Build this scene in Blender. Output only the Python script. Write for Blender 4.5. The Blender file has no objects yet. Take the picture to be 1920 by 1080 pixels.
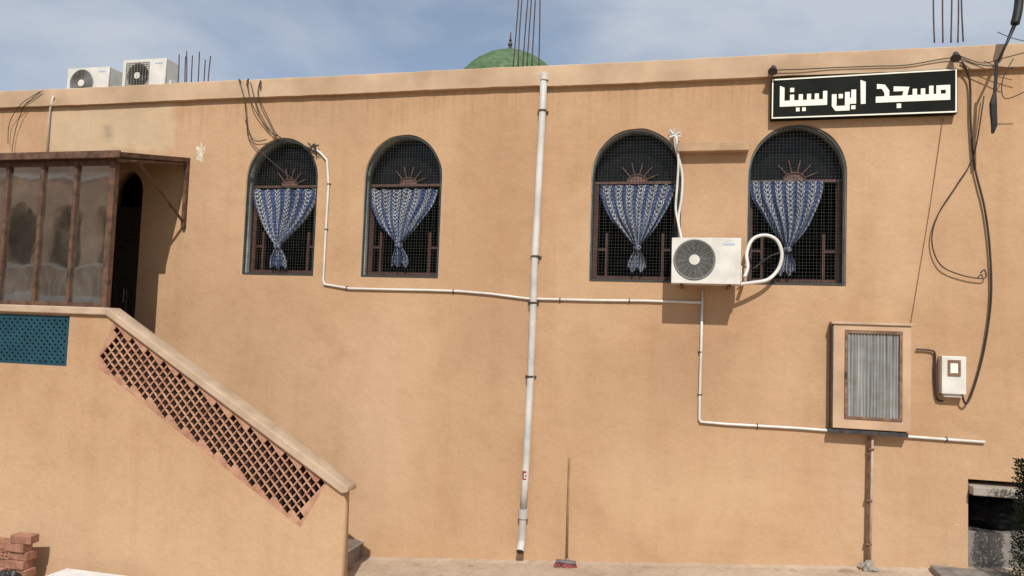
import bpy, bmesh, math, random
from mathutils import Vector, Matrix
from mathutils import noise as mn
random.seed(7)
S=math.sin; C=math.cos
scene=bpy.context.scene
col=scene.collection
# ------------------------------------------------------------ camera model
f=1400.0
yaw,pitch,roll=math.radians(13.2),math.radians(3.48),math.radians(2.06)
CAM=Vector((0,-9.0,0))
F=Vector((-S(yaw)*C(pitch),C(yaw)*C(pitch),S(pitch)))
R0=Vector((C(yaw),S(yaw),0)); U0=R0.cross(F)
RR=R0*C(roll)+U0*S(roll); UU=U0*C(roll)-R0*S(roll)
def sv(px,py,y=0.0):
    """measured point of the photograph -> point on the vertical plane Y=y"""
    d=F+RR*((px-960)/f)+UU*((540-py)/f)
    t=(y-CAM.y)/d.y
    return CAM+d*t
CAM.z=-sv(1000,1055).z
cam_d=bpy.data.cameras.new("camera"); cam=bpy.data.objects.new("camera",cam_d); col.objects.link(cam)
cam_d.sensor_width=36; cam_d.lens=36*f/1920; cam_d.clip_end=2000; cam_d.clip_start=0.05
M=Matrix((RR,UU,-F)).transposed().to_4x4(); M.translation=CAM
cam.matrix_world=M
scene.camera=cam
scene.view_settings.view_transform='Standard'; scene.view_settings.look='None'; scene.view_settings.exposure=0

# ------------------------------------------------------------ materials
class NT:
    def __init__(s,name):
        s.m=bpy.data.materials.new(name); s.m.use_nodes=True
        s.t=s.m.node_tree; s.n=s.t.nodes; s.l=s.t.links
        s.b=s.n["Principled BSDF"]; s.out=s.n["Material Output"]; s.w=None
    def add(s,ty,**k):
        n=s.n.new(ty)
        for a,v in k.items(): setattr(n,a,v)
        return n
    def link(s,a,b): s.l.new(a,b)
    def pos(s,scale=(1,1,1),loc=(0,0,0),obj=False):
        if obj:
            g=s.add('ShaderNodeTexCoord'); o=g.outputs['Object']
        else:
            g=s.add('ShaderNodeNewGeometry'); o=g.outputs['Position']
        mp=s.add('ShaderNodeMapping'); mp.inputs['Scale'].default_value=scale; mp.inputs['Location'].default_value=loc
        s.link(o,mp.inputs['Vector']); return mp.outputs[0]
    def noise(s,vec,scale,detail=4,rough=.55):
        n=s.add('ShaderNodeTexNoise'); n.inputs['Scale'].default_value=scale; n.inputs['Detail'].default_value=detail
        n.inputs['Roughness'].default_value=rough; s.link(vec,n.inputs['Vector']); return n.outputs['Fac']
    def ramp(s,fac,stops,interp='LINEAR'):
        r=s.add('ShaderNodeValToRGB'); r.color_ramp.interpolation=interp
        e=r.color_ramp.elements
        while len(e)<len(stops): e.new(0.5)
        for el,(p,c) in zip(e,stops):
            el.position=p; el.color=(c if len(c)==4 else (*c,1)) if not isinstance(c,(int,float)) else (c,c,c,1)
        s.link(fac,r.inputs[0]); return r.outputs[0]
    def mix(s,fac,a,b,bt='MIX'):
        m=s.add('ShaderNodeMix',data_type='RGBA',blend_type=bt)
        for v,i in ((fac,0),(a,6),(b,7)):
            if isinstance(v,bpy.types.NodeSocket): s.link(v,m.inputs[i])
            else: m.inputs[i].default_value=v if i==0 else (*v,1)
        return m.outputs[2]
    def math(s,op,a,b=None,clamp=False):
        m=s.add('ShaderNodeMath',operation=op,use_clamp=clamp)
        for v,i in ((a,0),(b,1)):
            if v is None: continue
            if isinstance(v,bpy.types.NodeSocket): s.link(v,m.inputs[i])
            else: m.inputs[i].default_value=v
        return m.outputs[0]
    def bump(s,h,strength=.3,dist=.01):
        b=s.add('ShaderNodeBump'); b.inputs['Strength'].default_value=strength; b.inputs['Distance'].default_value=dist
        s.link(h,b.inputs['Height']); s.link(b.outputs[0],s.b.inputs['Normal'])
    def color(s,c): 
        if isinstance(c,bpy.types.NodeSocket): s.link(c,s.b.inputs['Base Color'])
        else: s.b.inputs['Base Color'].default_value=(*c,1)
    def rough(s,r): s.b.inputs['Roughness'].default_value=r
def simple(name,c1,c2,scale=8,rough=.6,bump=.15,metal=0,lo=.35,hi=.65,spec=.5):
    t=NT(name); v=t.pos()
    n=t.noise(v,scale,5); t.color(t.ramp(n,[(lo,c1),(hi,c2)])); t.rough(rough); t.b.inputs['Metallic'].default_value=metal
    t.b.inputs['Specular IOR Level'].default_value=spec
    t.bump(t.noise(v,scale*6,3),bump,.004); return t.m

def smoothbox(t,x0,x1,z0,z1,soft,wob=0.12):
    """soft-edged region of the wall, 0..1"""
    if t.w is None:
        g=t.add('ShaderNodeNewGeometry'); sp=t.add('ShaderNodeSeparateXYZ'); t.link(g.outputs['Position'],sp.inputs[0])
        n=t.noise(g.outputs['Position'],2.2,5); t.w=(sp,t.math('SUBTRACT',n,.5))
    sp,n=t.w
    w=t.math('MULTIPLY',n,wob*2)
    x=t.math('ADD',sp.outputs[0],w); z=t.math('ADD',sp.outputs[2],w)
    def edge(v,a,sgn): return t.math('MULTIPLY',t.math('SUBTRACT',v,a),sgn/soft)
    def cl(v): return t.math('ADD',v,0.5,True)
    a=t.math('MULTIPLY',cl(edge(x,x0,1)),cl(edge(x,x1,-1)))
    b=t.math('MULTIPLY',cl(edge(z,z0,1)),cl(edge(z,z1,-1)))
    return t.math('MULTIPLY',a,b)
zt=(sv(300,166).z+sv(960,129).z+sv(1600,92).z)/3
ctop=zt-0.25
def wallmat(name,base,patches=True):
    t=NT(name); v=t.pos()
    b=Vector(base)
    big=t.noise(v,.55,4,.6); c=t.ramp(big,[(.3,(b[0]*.90,b[1]*.87,b[2]*.84)),(.5,tuple(b)),(.72,(b[0]*1.06,b[1]*1.09,b[2]*1.12))])
    med=t.noise(v,2.4,7,.68); c=t.mix(.65,c,t.ramp(med,[(.25,(.82,.78,.74)),(.5,(1,1,1)),(.8,(1.08,1.09,1.10))]),'MULTIPLY')
    vs=t.pos(scale=(2.2,1,.22)); st=t.noise(vs,1.3,5,.6)
    c=t.mix(.42,c,t.ramp(st,[(.28,(.80,.74,.69)),(.46,(1,1,1)),(.62,(1,1,1)),(.78,(1.07,1.09,1.12))]),'MULTIPLY')
    vs2=t.pos(scale=(8,1,.35)); st2=t.noise(vs2,2.0,4,.6)
    stf=t.ramp(st2,[(.28,(.72,.65,.58)),(.42,(1,1,1))])
    c=t.mix(.15,c,stf,'MULTIPLY')
    fine=t.noise(v,26,5,.7); c=t.mix(.42,c,t.ramp(fine,[(.3,(.82,.80,.78)),(.5,(1,1,1)),(.72,(1.07,1.07,1.07))]),'MULTIPLY')
    vo=t.add('ShaderNodeTexVoronoi'); vo.inputs['Scale'].default_value=2.3; t.link(v,vo.inputs['Vector'])
    chip=t.ramp(vo.outputs['Distance'],[(.0,1),(.02,0)])
    c=t.mix(t.math('MULTIPLY',chip,.5),c,(.30,.20,.14))
    # pale scuffs
    vm=t.pos(scale=(1,1,2.6),loc=(3.1,0,1.7)); vo2=t.add('ShaderNodeTexVoronoi'); vo2.inputs['Scale'].default_value=1.15; t.link(vm,vo2.inputs['Vector'])
    sc=t.math('ADD',vo2.outputs['Distance'],t.math('MULTIPLY',t.noise(v,16,4,.7),.06))
    c=t.mix(t.math('MULTIPLY',t.ramp(sc,[(.045,1),(.065,0)]),.35),c,(.68,.54,.38))
    if patches:
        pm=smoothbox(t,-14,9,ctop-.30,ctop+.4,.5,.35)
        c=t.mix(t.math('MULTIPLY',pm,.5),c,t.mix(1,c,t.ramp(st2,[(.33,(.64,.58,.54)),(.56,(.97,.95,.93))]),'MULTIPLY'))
        A=sv(92,205); B=sv(322,285)
        pm=smoothbox(t,A.x,B.x,B.z,A.z+.08,.12,.22)
        c=t.mix(t.math('MULTIPLY',pm,.62),c,t.mix(.5,(.58,.455,.30),t.ramp(med,[(.3,(.48,.36,.23)),(.7,(.62,.51,.35))])))
        p=sv(203,248); pm=smoothbox(t,p.x-.07,p.x+.05,p.z-.14,p.z+.14,.12,.1)
        c=t.mix(t.math('MULTIPLY',pm,.65),c,(.28,.24,.18))
        for (x0,y0,x1,y1,k,cc) in [(860,200,995,720,.34,(.36,.21,.115)),(1240,590,1400,780,.42,(.34,.205,.12)),(660,560,770,1010,.34,(.62,.435,.285)),
                                 (1050,640,1280,860,.25,(.39,.245,.145)),(440,440,600,700,.25,(.41,.265,.16)),(1640,250,1745,600,.32,(.60,.42,.26)),
                                 (520,170,700,245,.35,(.37,.25,.16)),(1280,290,1400,350,.35,(.34,.22,.13)),(1120,850,1500,1040,.3,(.6,.42,.26)),
                                 (1370,200,1450,330,.3,(.36,.23,.14)),(840,560,1000,1040,.2,(.41,.265,.165)),(-100,960,1900,1090,.25,(.60,.44,.29)),
                                 (1590,830,1680,1060,.3,(.62,.46,.32)),(1860,560,1930,720,.35,(.37,.23,.14))]:
            A=sv(x0,y0); B=sv(x1,y1)
            pm=smoothbox(t,A.x,B.x,B.z,A.z,.6,.5)
            c=t.mix(t.math('MULTIPLY',pm,k),c,cc)
    else:
        A=sv(0,900,-1.25); pm=smoothbox(t,-14,-3,-2,A.z,1.2,.5); c=t.mix(t.math('MULTIPLY',pm,.3),c,(.58,.42,.27))
    t.color(c); t.rough(.93); t.b.inputs['Specular IOR Level'].default_value=.2
    h=t.math('ADD',t.math('MULTIPLY',t.noise(v,4,4,.6),1.6),t.math('MULTIPLY',t.noise(v,55,3,.7),.35))
    t.bump(h,.45,.02)
    return t.m
M_WALL=wallmat("ochre_render",(.495,.318,.185))
M_WALL2=wallmat("ochre_render_stair",(.50,.322,.188),False)
M_CAP=simple("cement_cap",(.40,.29,.195),(.52,.39,.275),4,.9,.4)
M_CORN=simple("parapet_render",(.41,.28,.17),(.56,.40,.26),1.6,.9,.4)
M_CAB=simple("cabinet_render",(.44,.29,.18),(.56,.38,.245),3,.9,.4)
M_GREY=simple("grey_reveal_paint",(.19,.20,.18),(.33,.34,.31),5,.8,.3)
M_DARK=simple("interior_shade_black",(.005,.005,.006),(.011,.010,.009),3,.9,.1)  # near-black colour stands in for the shade of the unlit room
M_FRAME=simple("dark_green_metal",(.02,.03,.027),(.045,.055,.048),9,.5,.2)
M_MESH=simple("weathered_wire",(.025,.028,.027),(.05,.054,.048),12,.7,.1,0)
M_WOOD=simple("reddish_wood",(.05,.02,.013),(.10,.042,.024),14,.6,.3)
M_WOODL=simple("fanlight_wood",(.11,.055,.04),(.17,.09,.065),14,.6,.2)
M_WOODC=simple("old_cabin_wood",(.055,.026,.016),(.15,.078,.045),9,.7,.5)
M_WOODP=simple("weathered_door_wood",(.13,.065,.04),(.26,.15,.095),14,.75,.5)
M_PVC=simple("white_pvc",(.56,.54,.49),(.72,.70,.65),3,.4,.05)
M_PVCD=simple("dusty_grey_pvc",(.42,.40,.37),(.64,.62,.58),2.2,.5,.08)
M_CLAMP=simple("dark_clamp",(.02,.02,.022),(.06,.055,.05),12,.5,.1)
M_CABLE=simple("black_cable",(.012,.010,.009),(.03,.025,.02),9,.5,.1)
M_ACW=simple("aged_white_enamel",(.58,.56,.50),(.72,.70,.645),5,.4,.03)
M_ACD=simple("grille_grey",(.09,.09,.085),(.15,.15,.14),5,.5,.05)
M_ACG=simple("grille_light_grey",(.17,.17,.16),(.24,.24,.225),5,.5,.05)
M_BLACK=simple("black_plastic",(.01,.01,.01),(.025,.024,.022),8,.5,.1)
M_RUST=simple("rusty_iron",(.10,.04,.022),(.22,.11,.065),16,.75,.4)
M_REBAR=simple("rebar_steel",(.035,.018,.016),(.09,.05,.04),20,.7,.5)
M_TERRA=simple("terracotta",(.24,.11,.07),(.40,.20,.13),10,.9,.4)
M_LATT=simple("claustra_render",(.34,.16,.10),(.50,.29,.18),9,.9,.4)
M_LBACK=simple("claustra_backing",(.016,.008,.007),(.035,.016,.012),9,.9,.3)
M_TEAL=simple("teal_paint",(.004,.042,.068),(.007,.064,.09),5,.6,.2)
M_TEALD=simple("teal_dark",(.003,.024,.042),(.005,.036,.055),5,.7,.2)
M_BOARD=simple("sign_black",(.005,.007,.005),(.011,.013,.010),3,.7,.03,spec=.12)
M_CREAM=simple("sign_cream",(.82,.80,.66),(.88,.86,.74),8,.6,.05)
M_STONE=simple("grey_marble",(.42,.41,.39),(.60,.58,.54),5,.6,.2)
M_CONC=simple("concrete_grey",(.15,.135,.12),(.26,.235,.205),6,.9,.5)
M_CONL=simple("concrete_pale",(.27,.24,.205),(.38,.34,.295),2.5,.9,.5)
M_RED=simple("red_plastic",(.20,.02,.03),(.32,.05,.05),8,.6,.05)
M_WHITE=simple("white_foam",(.62,.62,.60),(.76,.76,.74),8,.7,.1)
M_STICK=simple("broom_handle",(.20,.11,.05),(.32,.19,.10),10,.6,.1)
M_BADGE=simple("blue_badge",(.35,.45,.6),(.45,.55,.68),30,.5,.02)
M_HOUSE=simple("neighbour_render",(.60,.40,.29),(.80,.58,.44),.8,.9,.2)
def groundmat(name,a,b):
    t=NT(name); v=t.pos(); n=t.noise(v,1.3,7,.65); c=t.ramp(n,[(.3,a),(.7,b)])
    n2=t.noise(v,14,6,.7); c=t.mix(.6,c,t.ramp(n2,[(.3,(.72,.7,.68)),(.55,(1,1,1)),(.75,(1.12,1.12,1.12))]),'MULTIPLY')
    n3=t.noise(v,3.1,3,.5); c=t.mix(.7,c,t.ramp(n3,[(.30,(.55,.52,.5)),(.38,(1,1,1))]),'MULTIPLY')
    t.color(c); t.rough(.95); t.bump(t.noise(v,30,5,.7),.5,.02); return t.m
M_GROUND=groundmat("sandy_street",(.30,.21,.13),(.43,.32,.21))
M_PAVE=groundmat("dusty_pavement",(.38,.29,.205),(.54,.43,.32))
t=NT("green_dome_tiles"); v=t.pos(obj=True)
g=t.add('ShaderNodeTexCoord'); sp=t.add('ShaderNodeSeparateXYZ'); t.link(g.outputs['Object'],sp.inputs[0])
row=t.math('FRACT',t.math('MULTIPLY',sp.outputs[2],13)); rw=t.ramp(row,[(0,.45),(.25,1),(1,1)])
c=t.ramp(t.noise(v,8,6,.7),[(.3,(.035,.08,.03)),(.5,(.075,.14,.055)),(.7,(.14,.20,.11))])
t.color(t.mix(.8,c,rw,'MULTIPLY')); t.rough(.7); t.bump(row,.3,.02); M_DOME=t.m
t=NT("ribbed_pane"); v=t.pos(scale=(22,1,.5)); c=t.ramp(t.noise(v,2,4),[(.3,(.17,.175,.17)),(.55,(.33,.335,.325)),(.75,(.48,.475,.45))])
v2=t.pos(); c=t.mix(.6,c,t.ramp(t.noise(v2,6,5),[(.3,(.65,.6,.5)),(.6,(1,1,1))]),'MULTIPLY'); t.color(c); t.rough(.35); t.b.inputs['Metallic'].default_value=.2; M_RIB=t.m
t=NT("dusty_glass"); v=t.pos()
tr=t.add('ShaderNodeBsdfTransparent'); tr.inputs[0].default_value=(.36,.37,.33,1)
gl=t.add('ShaderNodeBsdfGlossy'); gl.inputs['Roughness'].default_value=.035; gl.inputs[0].default_value=(.97,.95,.90,1)
df=t.add('ShaderNodeBsdfDiffuse'); df.inputs[0].default_value=(.38,.32,.25,1)
m1=t.add('ShaderNodeMixShader'); m2=t.add('ShaderNodeMixShader')
fr=t.add('ShaderNodeFresnel'); fr.inputs[0].default_value=1.5
dn=t.ramp(t.noise(v,2.0,7,.68),[(.3,.06),(.5,.14),(.7,.34)])
t.link(dn,m1.inputs[0]); t.link(tr.outputs[0],m1.inputs[1]); t.link(df.outputs[0],m1.inputs[2])
t.link(t.math('ADD',t.math('MULTIPLY',fr.outputs[0],2.0),.30,True),m2.inputs[0]); t.link(m1.outputs[0],m2.inputs[1]); t.link(gl.outputs[0],m2.inputs[2])
nb=t.add('ShaderNodeBump'); nb.inputs['Strength'].default_value=.25; nb.inputs['Distance'].default_value=.02; t.link(t.noise(v,1.6,2,.4),nb.inputs['Height']); t.link(nb.outputs[0],gl.inputs['Normal'])
t.link(m2.outputs[0],t.out.inputs[0]); M_GLASS=t.m
t=NT("dark_window_glass"); t.color((.008,.009,.009)); t.rough(.15); t.b.inputs['Specular IOR Level'].default_value=.2; M_WGL=t.m
# curtain
t=NT("striped_curtain_cloth"); uv=t.add('ShaderNodeUVMap'); sp=t.add('ShaderNodeSeparateXYZ'); t.link(uv.outputs[0],sp.inputs[0])
u=sp.outputs[0]; vv=sp.outputs[1]
su=t.math('FRACT',t.math('MULTIPLY',u,6.5))
W=(.52,.55,.58); B=(.030,.058,.18); K=(.012,.015,.025); G=(.18,.22,.30)
st=t.ramp(su,[(0,B),(.30,W),(.38,K),(.48,W),(.57,G),(.66,W),(.76,K),(.85,W),(.93,B)],'CONSTANT')
dash=t.math('FRACT',t.math('MULTIPLY',vv,20)); dm=t.ramp(dash,[(0,1),(.48,0)],'CONSTANT')
st2=t.ramp(su,[(0,(.10,.14,.27)),(.30,K),(.38,W),(.48,K),(.57,K),(.66,K),(.76,W),(.85,K),(.93,(.10,.14,.27))],'CONSTANT')
c=t.mix(t.math('MULTIPLY',dm,.9),st,st2)
nn=t.noise(t.pos(),9,4); c=t.mix(.6,c,t.ramp(nn,[(.3,(.5,.5,.53)),(.6,(1,1,1))]),'MULTIPLY')
t.color(c); t.rough(.9); M_CURT=t.m
t=NT("dark_leaf"); t.color(t.ramp(t.noise(t.pos(),9,3),[(.3,(.006,.016,.008)),(.7,(.018,.036,.016))])); t.rough(.85); t.b.inputs['Specular IOR Level'].default_value=.15; M_LEAF=t.m

# ------------------------------------------------------------ geometry helpers
def mk(name,me,mat=None,parent=None,loc=None,smooth=False):
    o=bpy.data.objects.new(name,me); col.objects.link(o)
    if mat is not None and len(me.materials)==0: me.materials.append(mat)
    if smooth:
        for p in me.polygons: p.use_smooth=True
    if loc is not None: o.location=loc
    if parent is not None:
        o.parent=parent
        if loc is None: o.matrix_parent_inverse=Matrix.Translation(-PW(parent))
    return o
def PW(o):
    v=Vector(o.location)
    if o.parent is not None:
        v=v+PW(o.parent)+o.matrix_parent_inverse.translation
    return v
def empty(name,loc,label,cat,group=None):
    o=bpy.data.objects.new(name,None); o.empty_display_size=.2; o.location=loc; col.objects.link(o); return top(o,label,cat,group)
def top(o,label,cat,group=None):
    o["label"]=label; o["category"]=cat
    if group: o["group"]=group
    return o
def bmbox(bm,x0,x1,y0,y1,z0,z1,bev=0):
    vs=[bm.verts.new(p) for p in [(x0,y0,z0),(x1,y0,z0),(x1,y1,z0),(x0,y1,z0),(x0,y0,z1),(x1,y0,z1),(x1,y1,z1),(x0,y1,z1)]]
    fs=[(0,1,5,4),(1,2,6,5),(2,3,7,6),(3,0,4,7),(4,5,6,7),(3,2,1,0)]
    fc=[bm.faces.new([vs[i] for i in q]) for q in fs]
    if bev:
        es=list({e for q in fc for e in q.edges})
        bmesh.ops.bevel(bm,geom=es,offset=bev,segments=2,profile=.5,affect='EDGES')
def bmtube(bm,pts,r,seg=8,caps=True):
    pts=[Vector(p) for p in pts]; n=len(pts)
    rs=r if isinstance(r,(list,tuple)) else [r]*n
    rings=[]; up=None
    for i,p in enumerate(pts):
        if i==0: d=pts[1]-p
        elif i==n-1: d=p-pts[i-1]
        else: d=(pts[i+1]-p).normalized()+(p-pts[i-1]).normalized()
        d=d.normalized()
        if up is None:
            up=Vector((0,1,0)) if abs(d.y)<.9 else Vector((1,0,0))
        a=(up-d*up.dot(d)).normalized(); b=d.cross(a); up=a
        rings.append([bm.verts.new(p+(a*C(k*2*math.pi/seg)+b*S(k*2*math.pi/seg))*rs[i]) for k in range(seg)])
    for i in range(n-1):
        for k in range(seg):
            bm.faces.new((rings[i][k],rings[i][(k+1)%seg],rings[i+1][(k+1)%seg],rings[i+1][k]))
    if caps:
        bm.faces.new(rings[0][::-1]); bm.faces.new(rings[-1])
def fin(name,bm,mat,parent=None,smooth=False,loc=None,keep=False):
    bmesh.ops.recalc_face_normals(bm,faces=bm.faces)
    me=bpy.data.meshes.new(name); bm.to_mesh(me); bm.free()
    if parent is None and loc is None and not keep:
        xs=[v.co.x for v in me.vertices]; ys=[v.co.y for v in me.vertices]; zs=[v.co.z for v in me.vertices]
        loc=Vector(((min(xs)+max(xs))/2,(min(ys)+max(ys))/2,min(zs)))
        me.transform(Matrix.Translation(-loc))
    return mk(name,me,mat,parent,loc,smooth)
def boxo(name,mat,parent,x0,x1,y0,y1,z0,z1,bev=0):
    bm=bmesh.new(); bmbox(bm,x0,x1,y0,y1,z0,z1,bev); return fin(name,bm,mat,parent)
def catmull(P,k=6):
    P=[Vector(p) for p in P]; out=[]
    for i in range(len(P)-1):
        p0=P[max(i-1,0)];p1=P[i];p2=P[i+1];p3=P[min(i+2,len(P)-1)]
        for j in range(k):
            t=j/k
            out.append(.5*((2*p1)+(p2-p0)*t+(2*p0-5*p1+4*p2-p3)*t*t+(3*p1-p0-3*p2+p3)*t**3))
    out.append(P[-1]); return out
def plate(outer,holes,y0,y1):
    """outline in (x,z) with holes, thick from y0 to y1 -> mesh"""
    cu=bpy.data.curves.new("tmp",'CURVE'); cu.dimensions='2D'; cu.fill_mode='BOTH'; cu.extrude=abs(y1-y0)/2
    for lp in [outer]+holes:
        s=cu.splines.new('POLY'); s.points.add(len(lp)-1)
        for p,q in zip(s.points,lp): p.co=(q[0],q[1],0,1)
        s.use_cyclic_u=True
    o=bpy.data.objects.new("tmp",cu)
    me=bpy.data.meshes.new_from_object(o)
    bpy.data.objects.remove(o); bpy.data.curves.remove(cu)
    yc=(y0+y1)/2
    me.transform(Matrix.Translation((0,yc,0))@Matrix.Rotation(math.pi/2,4,'X'))
    me.materials.clear()
    bm=bmesh.new(); bm.from_mesh(me); bmesh.ops.remove_doubles(bm,verts=bm.verts,dist=1e-5); bm.to_mesh(me); bm.free()
    return me
def xz(px,py,y=0): 
    p=sv(px,py,y); return (p.x,p.z)
def wire(pts,r,off=.02,smooth=True,seg=6):
    P=[sv(a[0],a[1],-(a[2] if len(a)>2 else off)) for a in pts]
    return catmull(P) if smooth else P
GL=sv(660,1047); GR=sv(1640,1066)
gb=(GR.z-GL.z)/(GR.x-GL.x)
def gz(x): 
    x=max(-14,min(9,x)); return GL.z+gb*(x-GL.x)
# windows
wins=[((463,592),(453,583),258,519),((685,826),(675,818),255,522),((1117,1275),(1107,1262),240,527),((1404,1587),(1397,1588),230,533)]
WD=[]
for (a,b,tp,bt) in wins:
    xl=(sv(a[0],360).x+sv(b[0],bt-4).x)/2; xr=(sv(a[1],360).x+sv(b[1],bt-4).x)/2
    zb=sv((b[0]+b[1])/2,bt).z; z1=sv((a[0]+a[1])/2,tp).z
    WD.append([xl,xr,zb,z1])
ww=sum(w[1]-w[0] for w in WD)/4*1.045; zb=sum(w[2] for w in WD)/4; z1=sum(w[3] for w in WD)/4; wh=z1-zb
wc=[(w[0]+w[1])/2 for w in WD]
def arch(w,h,n=24,inset=0.0,rise=1.08):
    hw=w/2-inset; ah=w/2*rise-inset; s=h-w/2*rise
    P=[(-hw,inset),(hw,inset)]
    for i in range(n+1):
        a=math.pi*i/n; P.append((hw*C(a),s+ah*S(a)))
    return P
# ------------------------------------------------------------ BUILDING
bld=empty("mosque_building",(0,0,0),"ochre rendered mosque building with arched windows and green dome","building")
XL,XR=-13.0,8.0
DX0=sv(205,500).x-.12
D1=sv(262,450).x; DT=sv(235,318).z; landz=sv(225,600).z-.75
DW=D1-DX0
door_hole=[(DX0+DW/2+p[0],landz+p[1]) for p in arch(DW,DT-landz,20)]
nx,nz=xz(1815,898)
outer=[(XL,-2.0),(nx,-2.0),(nx,nz),(XR,nz),(XR,ctop),(XL,ctop)]
def rough_arch(cx,ph):
    out=[]
    for i,p in enumerate(arch(ww,wh,30)):
        k=.006*mn.noise(Vector((p[0]*6+ph,p[1]*6,ph))); out.append((cx+p[0]*(1+k),zb+p[1]*(1+k)))
    return out
holes=[rough_arch(c,i*3.3) for i,c in enumerate(wc)]+[door_hole]
me=plate(outer,holes,0.0,0.28); wall=mk("wall",me,M_WALL,bld)
wall["label"]="ochre rendered facade wall with stains and chips"
bm=bmesh.new(); N=300; rings=[]
for i in range(N+1):
    x=XL+(XR-XL)*i/N
    w=.004*S(x*1.7); e1=.006*mn.noise(Vector((x*3.5,0,0))); e2=.006*mn.noise(Vector((x*4,5,0)))+.004*mn.noise(Vector((x*14,5,0)))
    xs_=sv(1012,150).x
    st_=.012 if x>xs_ else 0
    prof=[(0.001,ctop-.002-st_),(-.068,ctop+w+e2-st_),(-.07,ctop+.10),(-.069,zt-.012+w+e1),(-.058,zt+w+e1),(.24,zt+w),(.24,ctop-.002)]
    rings.append([bm.verts.new((x,p[0],p[1])) for p in prof])
for i in range(N):
    for k in range(7):
        bm.faces.new((rings[i][k],rings[i+1][k],rings[i+1][(k+1)%7],rings[i][(k+1)%7]))
bm.faces.new(rings[0]); bm.faces.new(rings[-1][::-1])
fin("parapet",bm,M_CORN,bld)
bm=bmesh.new()
bmbox(bm,XL,XL+.25,.285,9,-2,ctop); bmbox(bm,XR-.25,XR,.285,9,-2,ctop); bmbox(bm,XL+.25,XR-.25,8.75,9,-2,ctop)
fin("rear_wall",bm,M_WALL2,bld)
bm=bmesh.new(); bmbox(bm,XL+.01,XR-.01,.285,8.99,ctop+.005,ctop+.12); fin("roof",bm,M_CONC,bld)
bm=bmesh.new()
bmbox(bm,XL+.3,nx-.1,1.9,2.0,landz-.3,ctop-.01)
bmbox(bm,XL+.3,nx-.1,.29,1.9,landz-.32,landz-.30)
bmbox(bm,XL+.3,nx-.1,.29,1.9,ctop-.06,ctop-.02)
fin("room_shade_lining",bm,M_DARK,bld)  # back, floor and ceiling boxes coloured black as room shade
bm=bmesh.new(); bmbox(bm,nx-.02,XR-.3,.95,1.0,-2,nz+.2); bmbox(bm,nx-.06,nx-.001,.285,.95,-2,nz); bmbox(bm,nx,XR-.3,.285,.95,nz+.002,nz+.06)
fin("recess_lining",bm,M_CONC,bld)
def window_parts(first_parent):
    a=arch(ww,wh); b=arch(ww,wh,inset=.016)
    me=plate(a,[b],0.035,0.27); fr=mk("window",me,M_GREY,first_parent,Vector((wc[0],0,zb)))
    a2=arch(ww,wh,inset=.017); b2=arch(ww,wh,inset=.030)
    g=mk("frame",plate(a2,[b2],.012,.028),M_FRAME,fr,Vector((0,0,0)))
    bm=bmesh.new(); hw=ww/2-.024; s=wh-ww/2*1.08; ah=ww/2*1.08-.024; sp=.038; r=.0016
    k=-int(hw/sp)
    while k*sp<hw:
        x=k*sp; 
        if abs(x)<hw-.005:
            ztp=s+ah*math.sqrt(max(0,1-(x/hw)**2)); bmtube(bm,[(x,.016,.03),(x+.006*S(k*3),.016,ztp/2),(x,.016,ztp)],r,4)
        k+=1
    z=.04
    while z<s+ah-.02:
        w=hw if z<s else hw*math.sqrt(max(0,1-((z-s)/ah)**2))
        bmtube(bm,[(-w,.021,z),(0,.021,z+.006*S(z*40)),(w,.021,z)],r,4); z+=sp
    fin("grille",bm,M_MESH,fr,loc=Vector((0,0,0)))
    zs=wh-ww/2*1.08-.03
    pane=[(-hw,zs)]+[(hw,zs)]+[(hw*C(math.pi*i/20),s+ah*S(math.pi*i/20)) for i in range(21)]
    mk("pane",plate(pane,[],.235,.245),M_WGL,fr,Vector((0,0,0)))
    bm=bmesh.new()
    bmbox(bm,-hw,hw,.19,.23,zs-.03,zs)
    r0=.12
    c0=bm.verts.new((0,.22,zs+.005)); vs=[bm.verts.new((r0*C(math.pi*i/16),.22,zs+.005+r0*.7*S(math.pi*i/16))) for i in range(17)]
    for i in range(16): bm.faces.new((c0,vs[i],vs[i+1]))
    bmtube(bm,[(r0*C(math.pi*i/16),.215,zs+.005+r0*.7*S(math.pi*i/16)) for i in range(17)],.009,6)
    for i in range(5):
        a=math.pi*(i+.7)/6.4; q=.27
        bmtube(bm,[(r0*C(a),.21,zs+r0*.7*S(a)),(q*C(a),.21,zs+.01+q*.85*S(a))],.008,5)
    fin("fanlight_sunburst",bm,M_WOODL,fr,loc=Vector((0,0,0)))
    bm=bmesh.new()
    for x0,x1 in ((-hw,-hw+.055),(hw-.055,hw)): bmbox(bm,x0,x1,.2,.25,.022,zs-.031)
    bmbox(bm,-hw+.056,hw-.056,.2,.25,.022,.085)
    bmbox(bm,-hw+.056,-hw+.17,.22,.25,.40,.43); bmbox(bm,-hw+.15,-hw+.18,.21,.26,.088,.62)
    bmbox(bm,hw-.19,hw-.057,.22,.25,.40,.43); bmbox(bm,hw-.20,hw-.17,.21,.26,.088,.62)
    fin("casement",bm,M_WOOD,fr,loc=Vector((0,0,0)))
    return fr
w0=window_parts(bld); kids=list(w0.children)
for c in wc[1:]:
    n=w0.copy(); n.location=(c,0,zb); n.parent=bld; col.objects.link(n)
    for k in kids:
        kk=k.copy(); kk.parent=n; col.objects.link(kk)
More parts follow.
